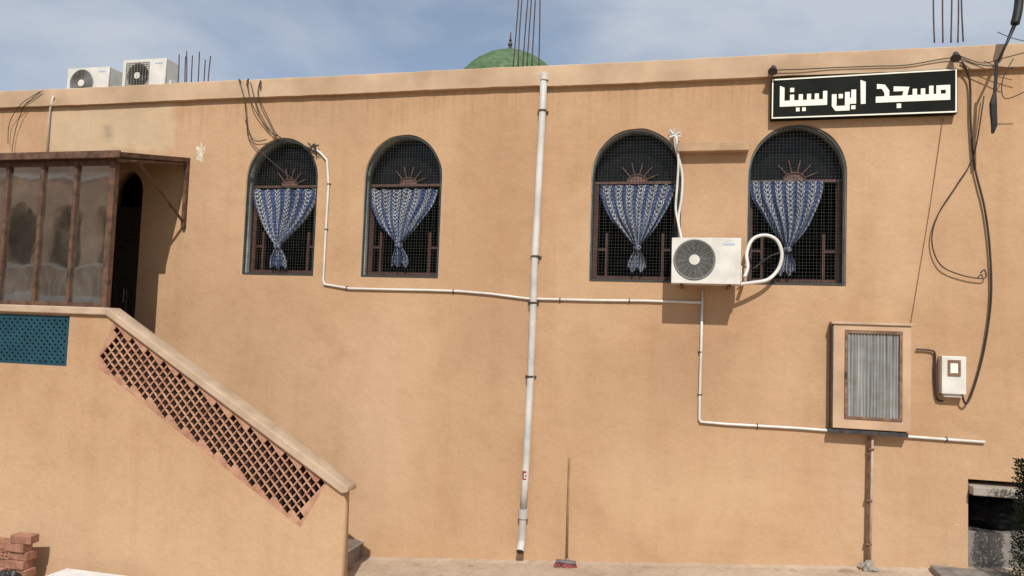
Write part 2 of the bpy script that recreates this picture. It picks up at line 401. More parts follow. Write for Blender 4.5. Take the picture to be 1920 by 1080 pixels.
def curtain(ph,name="curtain"):
    nu,nv=84,52; H=1.0
    bm=bmesh.new(); uvl=bm.loops.layers.uv.new("UVMap"); grid=[]
    for j in range(nv+1):
        v=j/nv
        if v<.72:
            t=v/.72; w=.5*(1-t**1.45)+.04*t**1.45+.03*S(t*math.pi)
        elif v<.77: w=.04
        else:
            t=(v-.77)/.23; w=.04+.085*math.sin(min(1,t*1.2)*math.pi/2)
        rowv=[]
        for i in range(nu+1):
            u=i/nu*2-1
            uu=u+.05*S(u*5+ph)+.02*S(u*13+ph*2)
            amp=.026+.010*S(v*7+ph)
            y=amp*S(uu*19+1.4*S(v*3+ph)+ph)+.011*S(uu*43+v*5+ph)+.012*mn.noise(Vector((u*6,v*7,ph)))
            if .68<v<.78: y-=.03*(1-u*u)
            zz=-v*H
            if j==nv: zz-=.03*S(u*7+1+ph)
            if j==0: zz-=.014*abs(S(u*13+ph))
            asym=.02*S(v*5+ph)*(1-v)
            rowv.append(bm.verts.new((u*w*(1+.05*mn.noise(Vector((v*5,u,ph))))+.012*S(v*6+ph)+asym,y,zz)))
        grid.append(rowv)
    for j in range(nv):
        for i in range(nu):
            fc=bm.faces.new((grid[j][i],grid[j+1][i],grid[j+1][i+1],grid[j][i+1]))
            for lp,(a,b) in zip(fc.loops,((i,j),(i,j+1),(i+1,j+1),(i+1,j))): lp[uvl].uv=(a/nu,1-b/nv+.015*S(a*.5))
    r=bmesh.ops.create_uvsphere(bm,u_segments=12,v_segments=8,radius=.05,matrix=Matrix.Translation((0.012*S(.745*6+ph),-.02,-.745))@Matrix.Diagonal((1.15,.8,.7,1)))
    for v_ in r['verts']:
        for fc in v_.link_faces:
            for lp in fc.loops: lp[uvl].uv=(.5+lp.vert.co.x*1.5,.3+lp.vert.co.z)
    me=bpy.data.meshes.new(name); bm.to_mesh(me); bm.free(); me.materials.append(M_CURT)
    for p in me.polygons: p.use_smooth=True
    return me
cur=[(468,592,354,500),(690,818,354,497),(1126,1268,346,506),(1408,1548,338,513)]
for i,(a,b,t_,bt) in enumerate(cur):
    A=sv(a,t_,.13); Bp=sv(b,t_,.13); zz=sv((a+b)/2,bt,.13).z
    o=mk("curtain",curtain(.4+i*1.37),M_CURT); zc=sv((a+b)/2,t_,.13).z; o.location=((A.x+Bp.x)/2,.13,zc); o.scale=(Bp.x-A.x,1,zc-zz)
    top(o,"blue and white striped curtain knotted in arched window","curtain","curtains in the arched windows")
zd=sv(230,442).z
bm=bmesh.new(); bmbox(bm,DX0+.02,D1-.02,.2,.25,landz,DT-.5); bmbox(bm,DX0+.02,D1-.02,.15,.2,zd-.03,zd+.01)
dr=fin("door",bm,M_BLACK,bld)
boxo("handle",M_CLAMP,dr,DX0+.25,DX0+.28,.13,.149,landz+1.0,landz+1.2,.004)
A=sv(1270,268,-.1); Bp=sv(1404,288,-.1)
boxo("ledge",simple("ledge_paint",(.38,.245,.145),(.50,.33,.20),6,.9,.3),bld,A.x,Bp.x,-.13,-.001,Bp.z+.035,A.z,.008)
DY=4.0; dc=sv(952,213,DY); pxm=(sv(1052,208,DY)-dc).length/100; R=113*pxm
bm=bmesh.new(); n=48; m_=18; rings=[]
for j in range(m_):
    a=math.pi/2*j/m_; r=R*C(a); z=R*S(a)*(1.0+.03*S(a)**6); rings.append([bm.verts.new((r*C(2*math.pi*k/n),r*S(2*math.pi*k/n),z)) for k in range(n)])
tp=bm.verts.new((0,0,R*1.035))
base=[bm.verts.new((R*C(2*math.pi*k/n),R*S(2*math.pi*k/n),-(dc.z-ctop-.1))) for k in range(n)]
rings=[base]+rings
for j in range(len(rings)-1):
    for k in range(n): bm.faces.new((rings[j][k],rings[j][(k+1)%n],rings[j+1][(k+1)%n],rings[j+1][k]))
for k in range(n): bm.faces.new((rings[-1][k],rings[-1][(k+1)%n],tp))
dome=fin("dome",bm,M_DOME,bld,smooth=True,loc=dc)
dome["label"]="green tiled dome above the parapet"
bm=bmesh.new(); h=(sv(963,55,DY).z-sv(963,94,DY).z)
bmtube(bm,[(0,0,R),(0,0,R+h*.3),(0,0,R+h*1.05)],[.035,.025,.008],8)
for k,rr in ((.2,.055),(.45,.042),(.66,.03)): bmesh.ops.create_uvsphere(bm,u_segments=12,v_segments=8,radius=rr,matrix=Matrix.Translation((0,0,R+h*k)))
fin("finial",bm,M_CLAMP,dome,smooth=True,loc=Vector((0,0,0)))

# ------------------------------------------------------------ STAIR WING
WY=-1.2; FR=WY-.06; BK=WY+.08
stair=empty("external_staircase",(sv(645,915,WY).x,WY,gz(-4)),"ochre rendered outdoor staircase with claustra lattice side wall","staircase")
def wx(px,py): return xz(px,py,FR)
zc_=wx(120,590)[1]
para=[wx(214,604),wx(176,684),wx(563,990),wx(615,902)]
outerw=[wx(-160,588),wx(203,590),wx(645,922),wx(637,1190),wx(-160,1190)]
teal=[(wx(-60,590)[0],zc_-.012),(wx(131,593)[0],zc_-.012),(wx(131,593)[0],wx(129,687)[1]),(wx(-60,684)[0],wx(129,687)[1])]
outerw[0]=(outerw[0][0],zc_+.01); outerw[1]=(outerw[1][0],zc_+.01)
def lattice(poly,pitchx,pitchz,hx,hz,shrink,jit=.05,k=.40):
    hs=[]
    xs=[p[0] for p in poly]; zs=[p[1] for p in poly]
    def inside(x,z):
        sgn=None
        for i in range(len(poly)):
            a=poly[i]; b=poly[(i+1)%len(poly)]
            L=math.hypot(b[0]-a[0],b[1]-a[1])
            cr=((b[0]-a[0])*(z-a[1])-(b[1]-a[1])*(x-a[0]))/L
            if sgn is None: sgn=1 if cr>0 else -1
            if cr*sgn<shrink: return False
        return True
    j=0; z=min(zs)
    while z<max(zs):
        x=min(xs)+(pitchx/2 if j%2 else 0)
        while x<max(xs):
            if inside(x,z):
                q=[]
                for (dx,dz) in ((0,-1),(k,-k),(1,0),(k,k),(0,1),(-k,k),(-1,0),(-k,-k)): q.append((x+dx*hx*random.uniform(1-jit,1+jit),z+dz*hz*random.uniform(1-jit,1+jit)))
                hs.append(q)
            x+=pitchx
        z+=pitchz/2; j+=1
    return hs
hs=lattice(para,.114,.128,.050,.057,.058,k=.47)
mk("side_wall",plate(outerw,[para,teal],FR,BK),M_WALL2,stair)
capo=[(outerw[0][0],zc_+.012),(wx(203,590)[0],zc_+.012),wx(643,924),wx(655,922),wx(655,912),wx(205,577),(outerw[0][0],wx(205,577)[1])]
me=plate(capo,[],FR-.05,BK+.05); cap=mk("coping",me,M_CAP,stair)
bv=cap.modifiers.new("b",'BEVEL'); bv.width=.014; bv.segments=2; bv.limit_method='ANGLE'
mk("claustra_panel",plate(para,hs,FR+.002,FR+.040),M_LATT,stair)
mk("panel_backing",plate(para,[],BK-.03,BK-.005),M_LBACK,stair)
hs=lattice(teal,.085,.085,.023,.023,.04)
tp_=mk("teal_panel",plate(teal,hs,FR+.010,FR+.028),M_TEAL,stair); tp_["label"]="teal painted lattice panel"
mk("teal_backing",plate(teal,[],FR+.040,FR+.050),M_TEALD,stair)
sx=-3.95; n=11; g0=gz(sx); rise=(landz-g0)/n; run=.255
prof=[(sx,g0-.4)]
for i in range(n): prof+=[(sx-i*run,g0+(i+1)*rise),(sx-(i+1)*run,g0+(i+1)*rise)]
prof+=[(-12.5,landz),(-12.5,g0-.4)]
mk("flight",plate(prof,[],BK+.055,-.002),M_CONL,stair)
for i in range(n):
    bm=bmesh.new(); bmbox(bm,sx-(i+1)*run+.004,sx-i*run+.03,BK+.06,-.006,g0+(i+1)*rise+.002,g0+(i+1)*rise+.04,.005); fin("tread",bm,M_STONE,stair)

# ------------------------------------------------------------ PORCH
CY=WY
porch=empty("glazed_porch",(sv(210,575,CY).x,CY,zc_),"brown timber glazed porch with lean-to roof on stair landing","porch")
rz=sv(222,290,CY-.1).z; xr=sv(356,305,-.01).x; zback=sv(356,300,-.01).z
x_l=-12.0
bm=bmesh.new()
v=[(x_l,CY-.12,rz-.03),(xr,CY-.12,rz-.03),(xr,-.005,zback-.03),(x_l,-.005,zback-.03),(x_l,CY-.12,rz+.03),(xr,CY-.12,rz+.03),(xr,-.005,zback+.03),(x_l,-.005,zback+.03)]
vs=[bm.verts.new(p) for p in v]
for q in ((0,1,5,4),(1,2,6,5),(2,3,7,6),(3,0,4,7),(4,5,6,7),(3,2,1,0)): bm.faces.new([vs[i] for i in q])
fin("roof",bm,M_WOODC,porch)
boxo("fascia",M_WOODC,porch,x_l,xr+.02,CY-.15,CY-.121,rz-.045,rz+.045,.005)
ztop=rz-.046; zbot=wx(205,577)[1]+.003
posts=[(214,202),(146,133),(84,69),(18,5),(-60,-72),(-140,-150)]
pxs=[sv(a,420,CY).x for a in [(p[0]+p[1])/2 for p in posts]]
for i,x in enumerate(pxs):
    w=.042 if i==0 else .024; boxo("post",M_WOODC,porch,x-w,x+w,CY-.04,CY+.035,zbot,ztop,.004)
boxo("rail",M_WOODC,porch,x_l,pxs[0]-.046,CY-.028,CY+.028,zbot,zbot+.05,.003)
boxo("rail",M_WOODC,porch,x_l,pxs[0]-.046,CY-.028,CY+.028,ztop-.06,ztop,.003)
for i in range(len(pxs)-1):
    o=boxo("glass_pane",M_GLASS,porch,pxs[i+1]+.027,pxs[i]-.045,CY-.003,CY+.003,zbot+.051,ztop-.061)
bz=sv(343,428,-.03).z
boxo("bracket",M_WOODC,porch,xr-.045,xr,-.06,-.004,bz,zback-.035,.004)
bm=bmesh.new(); a=Vector((xr-.025,-.06,bz+.1)); zf=zback+(rz-zback)*(1.0/1.3)-.05; b=Vector((xr-.025,-1.0,zf)); bmtube(bm,[a,b],.025,4)
fin("brace",bm,M_WOODC,porch)
bm=bmesh.new(); bmtube(bm,[Vector((xr-.03,-.05,zback-.065)),Vector((xr-.03,CY-.1,rz-.065))],.028,4); fin("rafter",bm,M_WOODC,porch)

# ------------------------------------------------------------ DRAINPIPE
pp=[(1020,138),(1017,210),(1003,480),(995,706),(985,890),(981,962)]
P=[sv(a,b,-.07) for a,b in pp]
dp=empty("drainpipe",Vector((P[-1].x,-.07,gz(P[-1].x))),"tall white plastic drainpipe clamped to ochre wall","drainpipe")
bm=bmesh.new(); bmtube(bm,P,.044,16); fin("pipe",bm,M_PVCD,dp,smooth=True)
bm=bmesh.new(); q=sv(981,962,-.07); q2=sv(978,1015,-.07); q3=sv(975,1034,-.16)
bmtube(bm,[q+Vector((0,0,.05)),q-Vector((0,0,.06))],.060,16); bmtube(bm,[q,q2,q3],[.044,.044,.048],16)
fin("outlet",bm,M_PVCD,dp,smooth=False)
bm=bmesh.new(); bmtube(bm,[q3,q3+(q3-q2).normalized()*.012],.042,16); fin("outlet_mouth",bm,M_BLACK,dp)
for (a,b) in ((1017,208),(1004,481),(999,568),(994,706)):
    p=sv(a,b,-.07); bm=bmesh.new(); bmtube(bm,[p-Vector((0,0,.012)),p+Vector((0,0,.012))],.050,16); bmbox(bm,p.x-.07,p.x+.065,-.03,-.002,p.z-.01,p.z+.01)
    fin("clamp",bm,M_CLAMP,dp)
p=sv(1021,142,-.07); bm=bmesh.new(); bmtube(bm,[p-Vector((0,0,.06)),p+Vector((0,0,.02))],.055,16); fin("collar",bm,M_PVCD,dp)
p=sv(985,890,-.07); bm=bmesh.new()
for a0,a1,z0,z1_ in ((-.7,.5,.025,.05),(-.7,-.2,-.035,.025),(.1,.5,-.02,.005),(-.7,.5,-.055,-.037)):
    vs=[]
    for zz in (z0,z1_):
        vs.append([bm.verts.new((p.x+.0455*S(a0+(a1-a0)*k/5),-.07-.0455*C(a0+(a1-a0)*k/5),p.z+zz)) for k in range(6)])
    for k in range(5): bm.faces.new((vs[0][k],vs[0][k+1],vs[1][k+1],vs[1][k]))
fin("sticker",bm,M_RED,dp)

# ------------------------------------------------------------ CONDUIT
cd=empty("cable_conduit",sv(1313,790,-.02),"thin white plastic cable conduit running across the wall","conduit")
path=[(588,277),(600,286),(613,300),(616,345),(611,430),(606,525),(608,533),(655,541),(740,543),(800,544),(860,546),(920,551),(990,560),(1110,563),(1210,564),(1300,567),(1316,567)]
bm=bmesh.new(); bmtube(bm,[sv(a,b,-.022) for a,b in path],.0155,8); fin("upper_run",bm,M_PVC,cd,smooth=True)
bm=bmesh.new(); bmtube(bm,[sv(a,b,-.024) for a,b in [(1317,545),(1315,640),(1312,740),(1311,786),(1314,791),(1360,795),(1500,803),(1640,814),(1847,829)]],.0155,8); fin("lower_run",bm,M_PVC,cd,smooth=True)
for (a,b,vert) in [(616,345,1),(611,430,1),(650,540,0),(850,546,0),(1050,562,0),(1180,564,0),(1312,740,1),(1420,799,0),(1775,824,0),(1313,660,1)]:
    p=sv(a,b,-.022); bm=bmesh.new(); d=Vector((0,0,.007)) if vert else Vector((.007,0,0)); bmtube(bm,[p-d,p+d],.021,8)
    bmbox(bm,p.x-(.028 if vert else .006),p.x+(.028 if vert else .006),-.006,-.001,p.z-(.006 if vert else .028),p.z+(.006 if vert else .028)); fin("clip",bm,M_CLAMP,cd)

# ------------------------------------------------------------ AIR CONDITIONERS
def ac(x0,x1,z0,z1,yf,depth,cx,cz,r,label,kind,square=False):
    e=empty("air_conditioner",((x0+x1)/2,yf+depth/2,z0),label,"air conditioner","outdoor air conditioning units")
    cir=[(cx+r*C(2*math.pi*k/40),cz+r*S(2*math.pi*k/40)) for k in range(40)]
    o=[(x0,z0),(x1,z0),(x1,z1),(x0,z1)]
    pnl=mk("front_panel",plate(o,[cir],yf,yf+.02),M_ACW,e); b=pnl.modifiers.new("b",'BEVEL'); b.width=.006; b.limit_method='ANGLE'; b.angle_limit=math.radians(60)
    bm=bmesh.new(); y0=yf+.021; y1=yf+depth; k=.004
    bmbox(bm,x0+k,x0+.02,y0,y1,z0+k,z1-k); bmbox(bm,x1-.14,x1-k,y0,y1,z0+k,z1-k); bmbox(bm,x0+.021,x1-.141,y0,y1,z1-.02,z1-k); bmbox(bm,x0+.021,x1-.141,y0,y1,z0+k,z0+.03); bmbox(bm,x0+.021,x1-.141,y1-.02,y1-.001,z0+.031,z1-.021)
    bmbox(bm,x1-.003,x1+.02,yf+depth*.35,yf+depth*.85,z0+.04,z0+.22,.004)
    fin("casing",bm,M_ACW,e)
    bm=bmesh.new(); bmtube(bm,[(cx,yf+.16,cz),(cx,yf+.165,cz)],r*.99,32); fin("fan_recess_shade",bm,M_BLACK,e)  # black disc stands in for the shade inside the casing
    bm=bmesh.new()
    for q in range(3):
        a0=q*2*math.pi/3
        pr=None
        for s_ in range(7):
            a=a0+s_*.17; yy=yf+.10+s_*.007
            v1=bm.verts.new((cx+r*.25*C(a),yy,cz+r*.25*S(a))); v2=bm.verts.new((cx+r*.9*C(a+.15),yy,cz+r*.9*S(a+.15)))
            if pr: bm.faces.new((pr[0],pr[1],v2,v1))
            pr=(v1,v2)
    bmtube(bm,[(cx,yf+.09,cz),(cx,yf+.14,cz)],r*.26,16)
    fin("fan",bm,M_ACD,e)
    bm=bmesh.new()
    if square:
        kx=r*1.05
        for q in range(14):
            zz=cz-kx+2*kx*q/13; bmtube(bm,[(cx-kx,yf-.008,zz),(cx+kx,yf-.008,zz)],.0045,4)
        for q in range(9):
            xx=cx-kx+2*kx*q/8; bmtube(bm,[(xx,yf-.014,cz-kx),(xx,yf-.014,cz+kx)],.0045,4)
    else:
        for q in range(1,13):
            rr=r*(.25+.78*q/12.); bmtube(bm,[(cx+rr*C(2*math.pi*k/36),yf-.006,cz+rr*S(2*math.pi*k/36)) for k in range(37)],.0038 if q<12 else .010,4,False)
        for q in range(16):
            a=q*math.pi/8+.1; bmtube(bm,[(cx+r*.2*C(a),yf-.004,cz+r*.2*S(a)),(cx+r*1.02*C(a),yf-.004,cz+r*1.02*S(a))],.0035,4)
    fin("fan_grille",bm,M_ACG,e)
    bm=bmesh.new(); bmtube(bm,[(cx,yf-.004,cz),(cx,yf-.014,cz)],r*.27,20); fin("hub_cap",bm,M_ACW,e)
    boxo("badge",M_BADGE,e,x1-.19,x1-.07,yf-.004,yf-.0015,z1-.08,z1-.06)
    for xx in (x0+.1,x1-.13):
        if kind=='wall': boxo("bracket",M_RUST,e,xx,xx+.035,yf+.05,-.002,z0-.028,z0-.003,.002)
        else: boxo("foot",M_CONC,e,xx,xx+.05,yf+.01,yf+depth-.01,z0-.05,z0-.004,.002)
    return e
yf=-.46
A=sv(1258,531,yf); Bp=sv(1390,446,yf); c0=sv(1302,487,yf); cr=(sv(1340,487,yf).x-c0.x)*.98
ac(A.x,Bp.x,A.z-.0,Bp.z,yf,.3,c0.x,c0.z,cr,"white wall-mounted air conditioner unit beside arched window",'wall')
y2=.5
A=sv(124,178,y2); Bp=sv(205,130,y2); c0=sv(153,156,y2); ac(A.x,Bp.x,sv(160,185,y2).z,sv(160,127,y2).z,y2,.34,c0.x,c0.z,.20,"older white air conditioner unit with round grille on roof",'roof')
A=sv(228,170,y2); Bp=sv(312,112,y2); c0=sv(258,142,y2); ac(A.x,Bp.x,sv(270,175,y2).z,sv(270,111,y2).z,y2,.30,c0.x,c0.z,.19,"white air conditioner unit with square grille on roof",'roof',True)
hz=empty("refrigerant_hose",sv(1400,530,-.2),"white insulated hose looping beside the wall air conditioner","hose")
bm=bmesh.new(); L=[(1385,533,.25),(1410,530,.2),(1440,524,.12),(1460,503,.08),(1466,475,.07),(1456,450,.07),(1434,441,.07),(1411,449,.09),(1400,475,.14),(1402,500,.2),(1396,520,.25)]
bmtube(bm,wire(L,.02),.021,8); fin("loop",bm,M_PVC,hz,smooth=True)
bm=bmesh.new(); L=[(1264,250,.06),(1268,280,.06),(1279,325,.05),(1278,370,.05),(1272,410,.06),(1276,448,.2)]
bmtube(bm,wire(L,.02),.016,8); fin("riser",bm,M_PVC,hz,smooth=True)
bm=bmesh.new(); L=[(1268,256,.09),(1272,300,.09),(1270,345,.08),(1267,390,.09),(1272,420,.12),(1278,448,.25)]; bmtube(bm,wire(L,.02),.014,8); fin("riser",bm,M_PVC,hz,smooth=True)
bm=bmesh.new()
for k in range(22):
    p=sv(1264,254,-.07); d=Vector((random.uniform(-1,1),random.uniform(-.6,.1),random.uniform(-.5,1))).normalized(); bmtube(bm,[p,p+d*random.uniform(.04,.10)],[.018,.004],5)
fin("frayed_end",bm,M_WHITE,hz)
bm=bmesh.new(); bmtube(bm,wire([(1395,500,.25),(1412,503,.1),(1428,492,.08),(1445,480,.08),(1462,474,.08)],.02),.009,6); fin("black_lead",bm,M_CABLE,hz,smooth=True)

# ------------------------------------------------------------ SIGN
sy=-.10
TL,TR,BL,BR=sv(1447,148,sy),sv(1795,128,sy),sv(1445,224,sy),sv(1795,212,sy)
x0=(TL.x+BL.x)/2; x1=(TR.x+BR.x)/2
zl0,zl1=BL.z,TL.z; zr0,zr1=BR.z,TR.z
sg=empty("name_sign",((x0+x1)/2,sy,(zl0+zr0)/2),"black sign board with cream Arabic mosque name and border","sign")
def sp_(u,v):
    a=zl1+(zr1-zl1)*u; b=zl0+(zr0-zl0)*u
    return (x0+(x1-x0)*u, a+(b-a)*v)
mk("board",plate([sp_(0,0),sp_(1,0),sp_(1,1),sp_(0,1)],[],sy,sy+.09),M_BOARD,sg)
e=.0065
mk("border",plate([sp_(.004,.015),sp_(.996,.015),sp_(.996,.985),sp_(.004,.985)],[[sp_(.004+e,.045),sp_(.996-e,.045),sp_(.996-e,.955),sp_(.004+e,.955)]],sy-.008,sy-.001),M_CREAM,sg)
let=[]
def rc(u0,u1,v0,v1): let.append([(u0,v0),(u1,v0),(u1,v1),(u0,v1)])
BT,BB=46,57
let.append([(17,17),(26,21),(26,BT),(20,BT),(17,BB)]); rc(17,109,BT,BB)
for a in (37,54): rc(a,a+8,35,BT)
for a in (70,85): rc(a,a+8,35,BT)
rc(101,109,31,BT)
rc(37,45,22,30)
rc(49,56,60,67); rc(61,68,60,67)
rc(118,127,38,60); let.append([(118,60),(127,60),(152,60),(152,69),(125,69)]); rc(143,152,BT-11,60); rc(152,164,BT,BB)
rc(155,164,31,BT); rc(131,139,38,46); rc(155,163,60,67)
let.append([(172,14),(182,18),(182,58),(173,58)])
let.append([(203,23),(218,25),(226,36),(226,BT),(217,BT),(217,40),(212,32),(203,32)]); rc(201,324,BT,BB)
let.append([(234,29),(263,31),(259,BT),(250,BT),(252,38),(234,38)]); rc(240,248,60,68)
for a in (269,284): rc(a,a+8,35,BT)
rc(299,307,31,BT)
let.append([(312,31),(337,31),(337,BB),(324,BB),(324,BT),(329,BT),(329,39),(320,39),(320,BT),(312,BT)])
bm=bmesh.new()
for i,pl in enumerate(let):
    y=sy-.004-.0006*(i%7)
    f1=[]
    for p in pl:
        q=sp_(p[0]/350,(p[1]-2.5)/78); f1.append(bm.verts.new((q[0],y,q[1])))
    f0=[bm.verts.new((v_.co.x,sy-.001,v_.co.z)) for v_ in f1]
    bm.faces.new(f1)
    for k in range(len(pl)): bm.faces.new((f1[k],f1[(k+1)%len(pl)],f0[(k+1)%len(pl)],f0[k]))
fin("lettering",bm,M_CREAM,sg)
for (a,b) in ((1450,128),(1792,103)):
    p=sv(a,b,-.16); e_=empty("floodlight",p,"small dark floodlight fixed to parapet above the sign","lamp","floodlights above the sign")
    bm=bmesh.new(); bmtube(bm,[p+Vector((0,.09,.03)),p+Vector((0,0,.03)),p],.008,6); fin("arm",bm,M_CLAMP,e_)
    bm=bmesh.new(); bmtube(bm,[p+Vector((0,.02,.03)),p+Vector((.0,-.0,.0)),p+Vector((-.01,-.03,-.05))],[.02,.035,.055],12); fin("head",bm,M_CLAMP,e_,smooth=False)
# ------------------------------------------------------------ METER CABINET
cy=-.15
A=sv(1561,802,cy); Bp=sv(1709,612,cy)
cb=empty("meter_cabinet",((A.x+Bp.x)/2,cy,A.z),"ochre masonry meter cabinet with ribbed pane and rusty door frame","cabinet")
din=[sv(1583,788,cy).x,sv(1692,700,cy).x,sv(1640,788,cy).z,sv(1640,621,cy).z]
sm=mk("surround",plate([(A.x,A.z),(Bp.x,A.z),(Bp.x,Bp.z),(A.x,Bp.z)],[[(din[0],din[2]),(din[1],din[2]),(din[1],din[3]),(din[0],din[3])]],cy,-.001),M_CAB,cb)
b=sm.modifiers.new("b",'BEVEL'); b.width=.008; b.segments=2; b.limit_method='ANGLE'
boxo("back",M_CONC,cb,din[0]+.001,din[1]-.001,-.05,-.003,din[2]+.001,din[3]-.001)
boxo("top_ledge",M_CAP,cb,A.x-.02,Bp.x+.02,cy-.02,-.001,Bp.z+.001,Bp.z+.03,.006)
boxo("side_strip",M_CLAMP,cb,A.x-.012,A.x-.001,cy+.004,-.001,A.z,Bp.z-.003)
boxo("shelf",M_CLAMP,cb,A.x-.03,Bp.x-.02,cy+.02,-.001,A.z-.06,A.z-.012,.004)  # ledge coloured dark to read as shadow below the cabinet
a,b,c_,d=din; k=.028
dd=mk("door",plate([(a+.002,c_+.002),(b-.002,c_+.002),(b-.002,d-.002),(a+.002,d-.002)],[[(a+k,c_+k),(b-k,c_+k),(b-k,d-k),(a+k,d-k)]],cy-.010,cy+.02),M_WOODP,cb)
bm=bmesh.new(); pr=None; nr=16
for i in range(nr*8+1):
    ph_=i/8; fr_=ph_%1
    x=a+k+(b-a-2*k)*i/(nr*8); y=cy+.016-(.010 if .2<fr_<.6 else (.010*(fr_/.2) if fr_<=.2 else .010*max(0,(1-(fr_-.6)/.2))))
    q=(bm.verts.new((x,y,c_+k)),bm.verts.new((x,y,d-k)))
    if pr: bm.faces.new((pr[0],q[0],q[1],pr[1]))
    pr=q
fin("pane",bm,M_RIB,dd)
boxo("latch",M_CLAMP,dd,a+.004,a+.02,cy-.03,cy-.011,(c_+d)/2-.04,(c_+d)/2+.03,.003)
po=empty("iron_post",sv(1627,1066,-.06),"rusty iron post with pipe below the meter cabinet","post")
bm=bmesh.new(); p0=sv(1629,818,-.05); p1=sv(1625,1066,-.05)
bmtube(bm,[p0,p1],.013,4); fin("post",bm,M_RUST,po)
bm=bmesh.new(); q0=sv(1636,818,-.06); q1=sv(1631,1062,-.06); bmtube(bm,[q0,q1],.013,8); fin("conduit",bm,simple("dusty_pipe",(.36,.26,.19),(.50,.38,.29),9,.8,.2),po,smooth=True)
for (x,y) in ((1633,842),(1629,938),(1628,1020)):
    p=sv(x,y,-.06); boxo("strap",M_RUST,po,p.x-.032,p.x+.032,-.085,-.02,p.z-.010,p.z+.010,.003)
bm=bmesh.new()
for k in range(14):
    p=sv(1627+random.uniform(-14,14),1063,-.08); bmesh.ops.create_icosphere(bm,subdivisions=2,radius=random.uniform(.02,.042),matrix=Matrix.Translation(p+Vector((0,random.uniform(-.04,.03),random.uniform(-.02,.03))))@Matrix.Rotation(random.random()*3,4,'Y')@Matrix.Diagonal((1.3,1,.7,1)))
for v_ in bm.verts: v_.co+=Vector((mn.noise(v_.co*30),mn.noise(v_.co*31),mn.noise(v_.co*33)))*.012
fin("mortar_lump",bm,M_CONL,po)
# ------------------------------------------------------------ ELECTRIC METER
my=-.13
A=sv(1766,738,my); Bp=sv(1812,669,my)
mt=empty("electric_meter",((A.x+Bp.x)/2,my,A.z),"small white electric meter box with viewing window","electric meter")
bm=bmesh.new(); bmbox(bm,A.x,Bp.x,my,-.002,A.z,Bp.z,.006); bmbox(bm,A.x+.03,Bp.x-.03,my+.03,-.004,A.z-.035,A.z-.001,.004); fin("body",bm,M_ACW,mt)
p=sv(1789,690,my); a_=.062
mk("viewing_window",plate([(p.x-a_,p.z-.085),(p.x+a_,p.z-.085),(p.x+a_,p.z+.085),(p.x-a_,p.z+.085)],[[(p.x-.038,p.z-.055),(p.x+.038,p.z-.055),(p.x+.038,p.z+.055),(p.x-.038,p.z+.055)]],my-.01,my-.001),M_WOODP,mt)
boxo("dial",M_CREAM,mt,p.x-.037,p.x+.037,my-.004,my-.001,p.z-.054,p.z+.054)
# ------------------------------------------------------------ CABLES
def cable(pts,r,label,cat="cable",name="cable",off=.03,mat=None,group=None,multi=False):
    bm=bmesh.new()
    for L in (pts if multi else [pts]): bmtube(bm,wire(L,r,off),r,6)
    o=fin(name,bm,mat or M_CABLE,smooth=True); return top(o,label,cat,group)
cable([(1718,655),(1745,657),(1753,665),(1752,700),(1756,745),(1768,752)],.011,"dark metal pipe bent towards the meter box",name="meter_lead")
cable([(1803,115,.1),(1818,150,.05),(1820,230,.04),(1827,310,.04),(1846,390,.04),(1856,470,.04),(1858,560,.04),(1846,650,.04),(1828,720,.04),(1812,757,.06),(1803,738,.1)],.011,"thick black cable hanging from parapet to meter box")
cable([(1845,180,.06),(1826,290,.05),(1795,345,.05),(1760,400,.05),(1747,450,.05),(1762,495,.05),(1800,515,.05),(1845,522,.05),(1846,506,.05),(1838,512,.05)],.007,"thin black cable loop hanging against the wall")
cable([(1768,222,.02),(1745,380,.012),(1722,520,.012),(1708,605,.02)],.003,"very thin brown wire running down the wall",mat=M_RUST)
cable([(1440,140,.1),(1450,132,.1),(1500,130,.1),(1560,127,.09),(1640,124,.09),(1700,122,.09),(1790,108,.1),(1830,120,.12),(1900,128,.2)],.006,"black cable strung under the parapet above sign")
cable([(1790,100,.1),(1840,118,.1),(1885,108,.2),(1935,95,.3)],.005,"black cable crossing the parapet end")
cable([(1870,60,.3),(1900,72,.3),(1935,80,.3)],.004,"thin stay wire crossing the sky near clamp")
cable([(1900,110,.2),(1880,150,.2),(1885,185,.2),(1935,165,.3)],.005,"thin slack black wire beside the insulator")
cable([[(448,150,.1),(458,185,.1),(463,230,.06),(470,265,.05),(520,312,.04),(560,345,.03)],[(463,150,.1),(470,190,.1),(490,225,.07),(508,247,.05),(527,258,.05)],[(470,155,.1),(482,200,.09),(500,235,.06),(520,262,.05)],
       [(488,152,.1),(484,178,.1),(500,215,.07),(525,258,.05),(575,275,.04),(600,292,.03)],[(460,225,.05),(475,262,.04),(500,262,.04)]],.0065,"bundle of black cables drooping from parapet to window",name="cable_bundle",multi=True)
cable([[(444,158,-.02),(448,150,.02),(450,152,.1)],[(462,155,-.02),(466,149,.05),(463,160,.1)],[(484,155,-.02),(489,150,.05),(488,165,.1)]],.012,"short black cable ends bent over the parapet",name="cable_stub",multi=True)
cable([[(578,268,.05),(585,275,.06),(598,272,.05)],[(580,282,.05),(590,270,.07),(592,290,.05)],[(572,275,.05),(588,284,.07)]],.010,"knot of black cable joints at window arch",name="cable_joint",multi=True)
cable([[(80,170,.1),(60,185,.1),(45,200,.08),(30,240,.05),(22,285,.05)],[(75,172,.1),(40,195,.1),(18,230,.06),(15,270,.05)]],.005,"thin dark wires drooping from the parapet over the porch",multi=True)
bm=bmesh.new(); bmtube(bm,[sv(100,180,-.1),sv(94,205,-.03),sv(88,285,-.03)],.013,8); top(fin("vent_pipe",bm,M_PVC,smooth=True),"thin white pipe on wall above the porch","pipe")
iy=-.35
